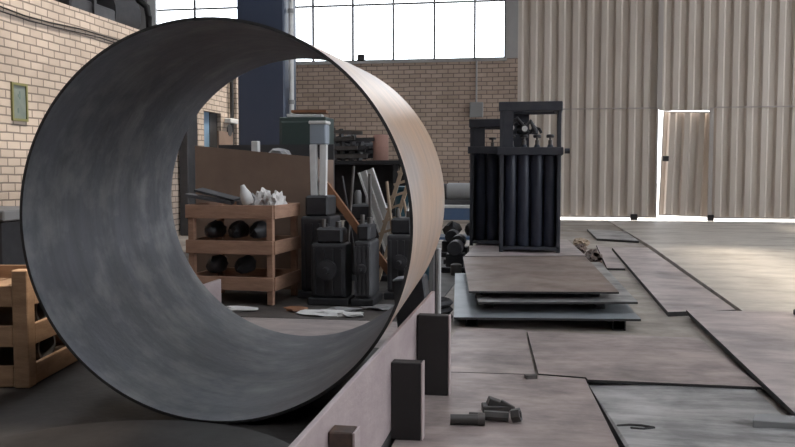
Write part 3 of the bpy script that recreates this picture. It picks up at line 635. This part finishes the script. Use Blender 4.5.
MB().lathe([(.026,-.016),(.026,.016),(.015,.016),(.015,-.016),(.026,-.016)], (0,0,0), (.8,-.6,.25), 6, cap=False).build('nut_body', 'dark_iron', parent=t)
o = MB().obox((0,0,.016), (.10,.06,.03), (0,.0,.2)).obox((-.005,0,.036), (.05,.05,.03), (0,.35,.2)).obox((.045,-.01,.03), (.06,.02,.02), (0,.5,.1)).build('iron_bracket', 'dark_iron', bevel=.003)
o.location = (-.170, 3.20, ZP); tag(o, 'humped dark iron bracket behind the bolt on the big plate', 'bracket', 'iron offcuts on the big plate')
o = MB().obox((0,0,.008), (.05,.03,.016), (0,0,.4)).build('iron_chip', 'iron'); o.location = (-.045, 3.755, .0302); tag(o, 'tiny dark iron chip by the corner of the pinkish plate', 'iron chip')
o = MB().tube([(-.02,.0,.006),(.02,.012,.006),(.06,.012,.006),(.095,.0,.006),(.06,-.014,.006),(.02,-.012,.006)], .0045).build('bent_wire', 'wire', smooth=True)
o.scale = (1.1, 1.6, 1.2)
o.location = (.29, 3.06, .0345); tag(o, 'bent wire loop on the seam of the grey plate', 'wire')
o = MB().prism([(-.07,-.05),(.10,-.06),(.11,.03),(.0,.05),(-.05,.02)], 0, .028).build('flat_offcut', 'grey', bevel=.003); o.location = (.82, 3.22, .027); tag(o, 'small grey slab offcut at the lower edge by the pale pink plate', 'offcut')
o = MB().box(-.06,.12,-.06,.08,0,.035).box(-.03,.1,-.04,.05,.035,.075).build('iron_block', 'black', bevel=.005); o.location = (1.60, 5.50, .0522); tag(o, 'black stepped block on the pale pink plate at the photo edge', 'block')
# round plate at the bottom edge in front of the ring
o = MB().lathe([(.62,0),(.63,.006),(.63,.028),(.62,.034)], seg=96).build('steel_disc', 'plate_dark', smooth=True); o.location = (-1.245, 2.17, .0302)
tag(o, 'round dark steel disc lying in front of the ring', 'steel disc')

# ------------------------------------------------------------------ on the walls
t = thing('framed_notice', 'narrow framed pale green notice on the cream brick wall', 'notice', (XL+.001, 7.83, 1.63))
MB().box(0,.02,-.13,-.105,-.19,.19).box(0,.02,.105,.13,-.19,.19).box(0,.02,-.105,.105,-.19,-.165).box(0,.02,-.105,.105,.165,.19).build('frame', 'olive', parent=t)
p = MB().box(0,.008,-.105,.105,-.165,.165).build('panel', 'paper', parent=t)
MB().box(.0081,.0095,.0,.022,.03,.11).box(.0081,.0095,-.02,.0,.05,.08).box(.0081,.0095,-.03,-.01,-.11,-.06).build('print', 'ink', parent=p)
t = MB()
t.tube([(XL+.012,6.0,2.50),(XL+.012,7.545,2.528),(XL+.012,7.95,2.508),(XL+.012,8.39,2.515),(XL+.012,8.985,2.545),(XL+.012,9.78,2.548),(XL+.012,11.5,2.53)], .009)
o = t.build('wall_cable', 'wire', smooth=True); tag(o, 'upper black cable sagging along the top of the cream brick wall', 'cable', 'cables on the brick wall')
t = MB().tube([(XL+.012,6.0,2.47),(XL+.012,7.54,2.485),(XL+.012,8.03,2.47),(XL+.012,8.58,2.485),(XL+.012,9.42,2.515),(XL+.012,10.5,2.49)], .006)
tag(t.build('wall_cable', 'wire', smooth=True), 'lower black cable sagging along the top of the cream brick wall', 'cable', 'cables on the brick wall')
t = thing('wall_pipe', 'dark vertical pipe with a valve on the brick wall past the blue door', 'pipe', (XL+.06, 13.62, 0))
MB().cyl((0,0,0), (0,0,2.5), .035, 10).build('pipe', 'wire', parent=t, smooth=True)
MB().box(-.04,.08,-.25,.1,1.72,1.80).build('valve', 'white', parent=t, bevel=.01); MB().lathe([(.1,0),(.1,.02)], (.06,-.3,1.6), (1,0,0), 14).build('hand_wheel', 'charcoal', parent=t)
o = MB().obox((0,0,0), (.03,.62,.42), (0,0,0)).build('leaning_board', 'ply'); o.location = (XL+.12, 13.15, 1.30); o.location.z = .21 + 1.15
tag(o, 'brown board standing against the wall by the blue door', 'board')
o = MB().box(XL+.03, XL+.35, 12.9, 13.5, 0, 1.148).build('storage_locker', 'charcoal', bevel=.01); tag(o, 'dark locker below the brown board', 'locker')
o = MB().box(XL+.02, XL+.16, 11.58, 11.95, 0, 1.84).build('wall_locker', 'charcoal', bevel=.01); tag(o, 'tall dark slim locker on the brick wall before the blue door', 'locker')
t = thing('electrical_box', 'small grey electrical box on the brown brick wall', 'electrical box', (-1.28, YB+.01, 2.10))
MB().box(-.13,.13,-.10,0,-.14,.15).build('case', 'grey', parent=t, bevel=.01); MB().cyl((0,-.05,.15), (0,-.05,.95), .018, 8).build('conduit', 'plaster', parent=t)
o = MB().box(-.07,.07,-.05,.05,0,.13).build('sill_block', 'charcoal', bevel=.01); o.location = (-3.55, YB+.045, 3.082); o.location.y = YB - .0
tag(o, 'small dark block on the window sill above the ring', 'block')
# stuff stored on the partition roof
t = thing('roof_duct', 'dark sheet metal duct lying on the brick partition', 'duct', (-6.15, 9.6, 2.7505))
MB().box(-.5,.5,0,1.1,0,.33).build('duct_body', 'charcoal', parent=t, bevel=.02); MB().box(-.53,.53,.5,.56,0,.35).build('flange', 'charcoal', parent=t)
t = thing('roof_fan', 'dark round fan housing on the brick partition', 'fan', (-6.05, 11.3, 2.7505))
MB().lathe([(.32,-.25),(.35,-.24),(.35,.24),(.32,.25)], (0,0,.36), (.3,1,0), 24).build('housing', 'charcoal', parent=t, smooth=True); MB().box(-.3,.3,-.2,.2,0,.06).build('foot', 'black', parent=t)
o = MB().blob((0,0,.2), (.7,.5,.26), .2, 3, 33).build('tarp_bundle', 'charcoal'); o.location = (-7.6, 12.2, 2.75); tag(o, 'dark tarpaulin bundle behind the duct on the brick partition', 'tarp')
t = thing('vent_pipe', 'black bent pipe at the end of the partition roof', 'pipe', (-6.0, 12.4, 2.7505))
MB().tube([(0,0,0),(0,0,.55),(-.03,0,.70),(-.15,0,.80),(-.5,0,.84)], .05, 10).build('pipe', 'wire', parent=t, smooth=True)

# ------------------------------------------------------------------ light
sc = bpy.context.scene
w = bpy.data.worlds.new('sky'); sc.world = w; w.use_nodes = True
bg = w.node_tree.nodes['Background']; bg.inputs[0].default_value = (.955, .975, 1.02, 1); bg.inputs[1].default_value = 6.0
s = bpy.data.lights.new('low_sun', 'SUN'); s.energy = 7.0; s.angle = math.radians(9); s.color = (1, .87, .72)
o = bpy.data.objects.new('low_sun', s); C.objects.link(o)
o.rotation_euler = Vector((-1, -.25, -2.6)).to_track_quat('-Z', 'Y').to_euler()

# ------------------------------------------------------------------ camera
cam = bpy.data.cameras.new('camera'); cam.sensor_width = 36; cam.lens = 850*36/795; cam.clip_start = .05; cam.clip_end = 200
o = bpy.data.objects.new('camera', cam); C.objects.link(o); sc.camera = o
o.location = (0, 0, .95); o.rotation_euler = (math.radians(90-3.6015), 0, math.radians(9.7135))
sc.view_settings.view_transform = 'Standard'; sc.view_settings.look = 'None'; sc.view_settings.gamma = 1; sc.view_settings.use_curve_mapping = False
sc.view_settings.exposure = 0
sc.cycles.use_denoising = True
sc.cycles.max_bounces = 10; sc.cycles.diffuse_bounces = 6; sc.cycles.sample_clamp_indirect = 6
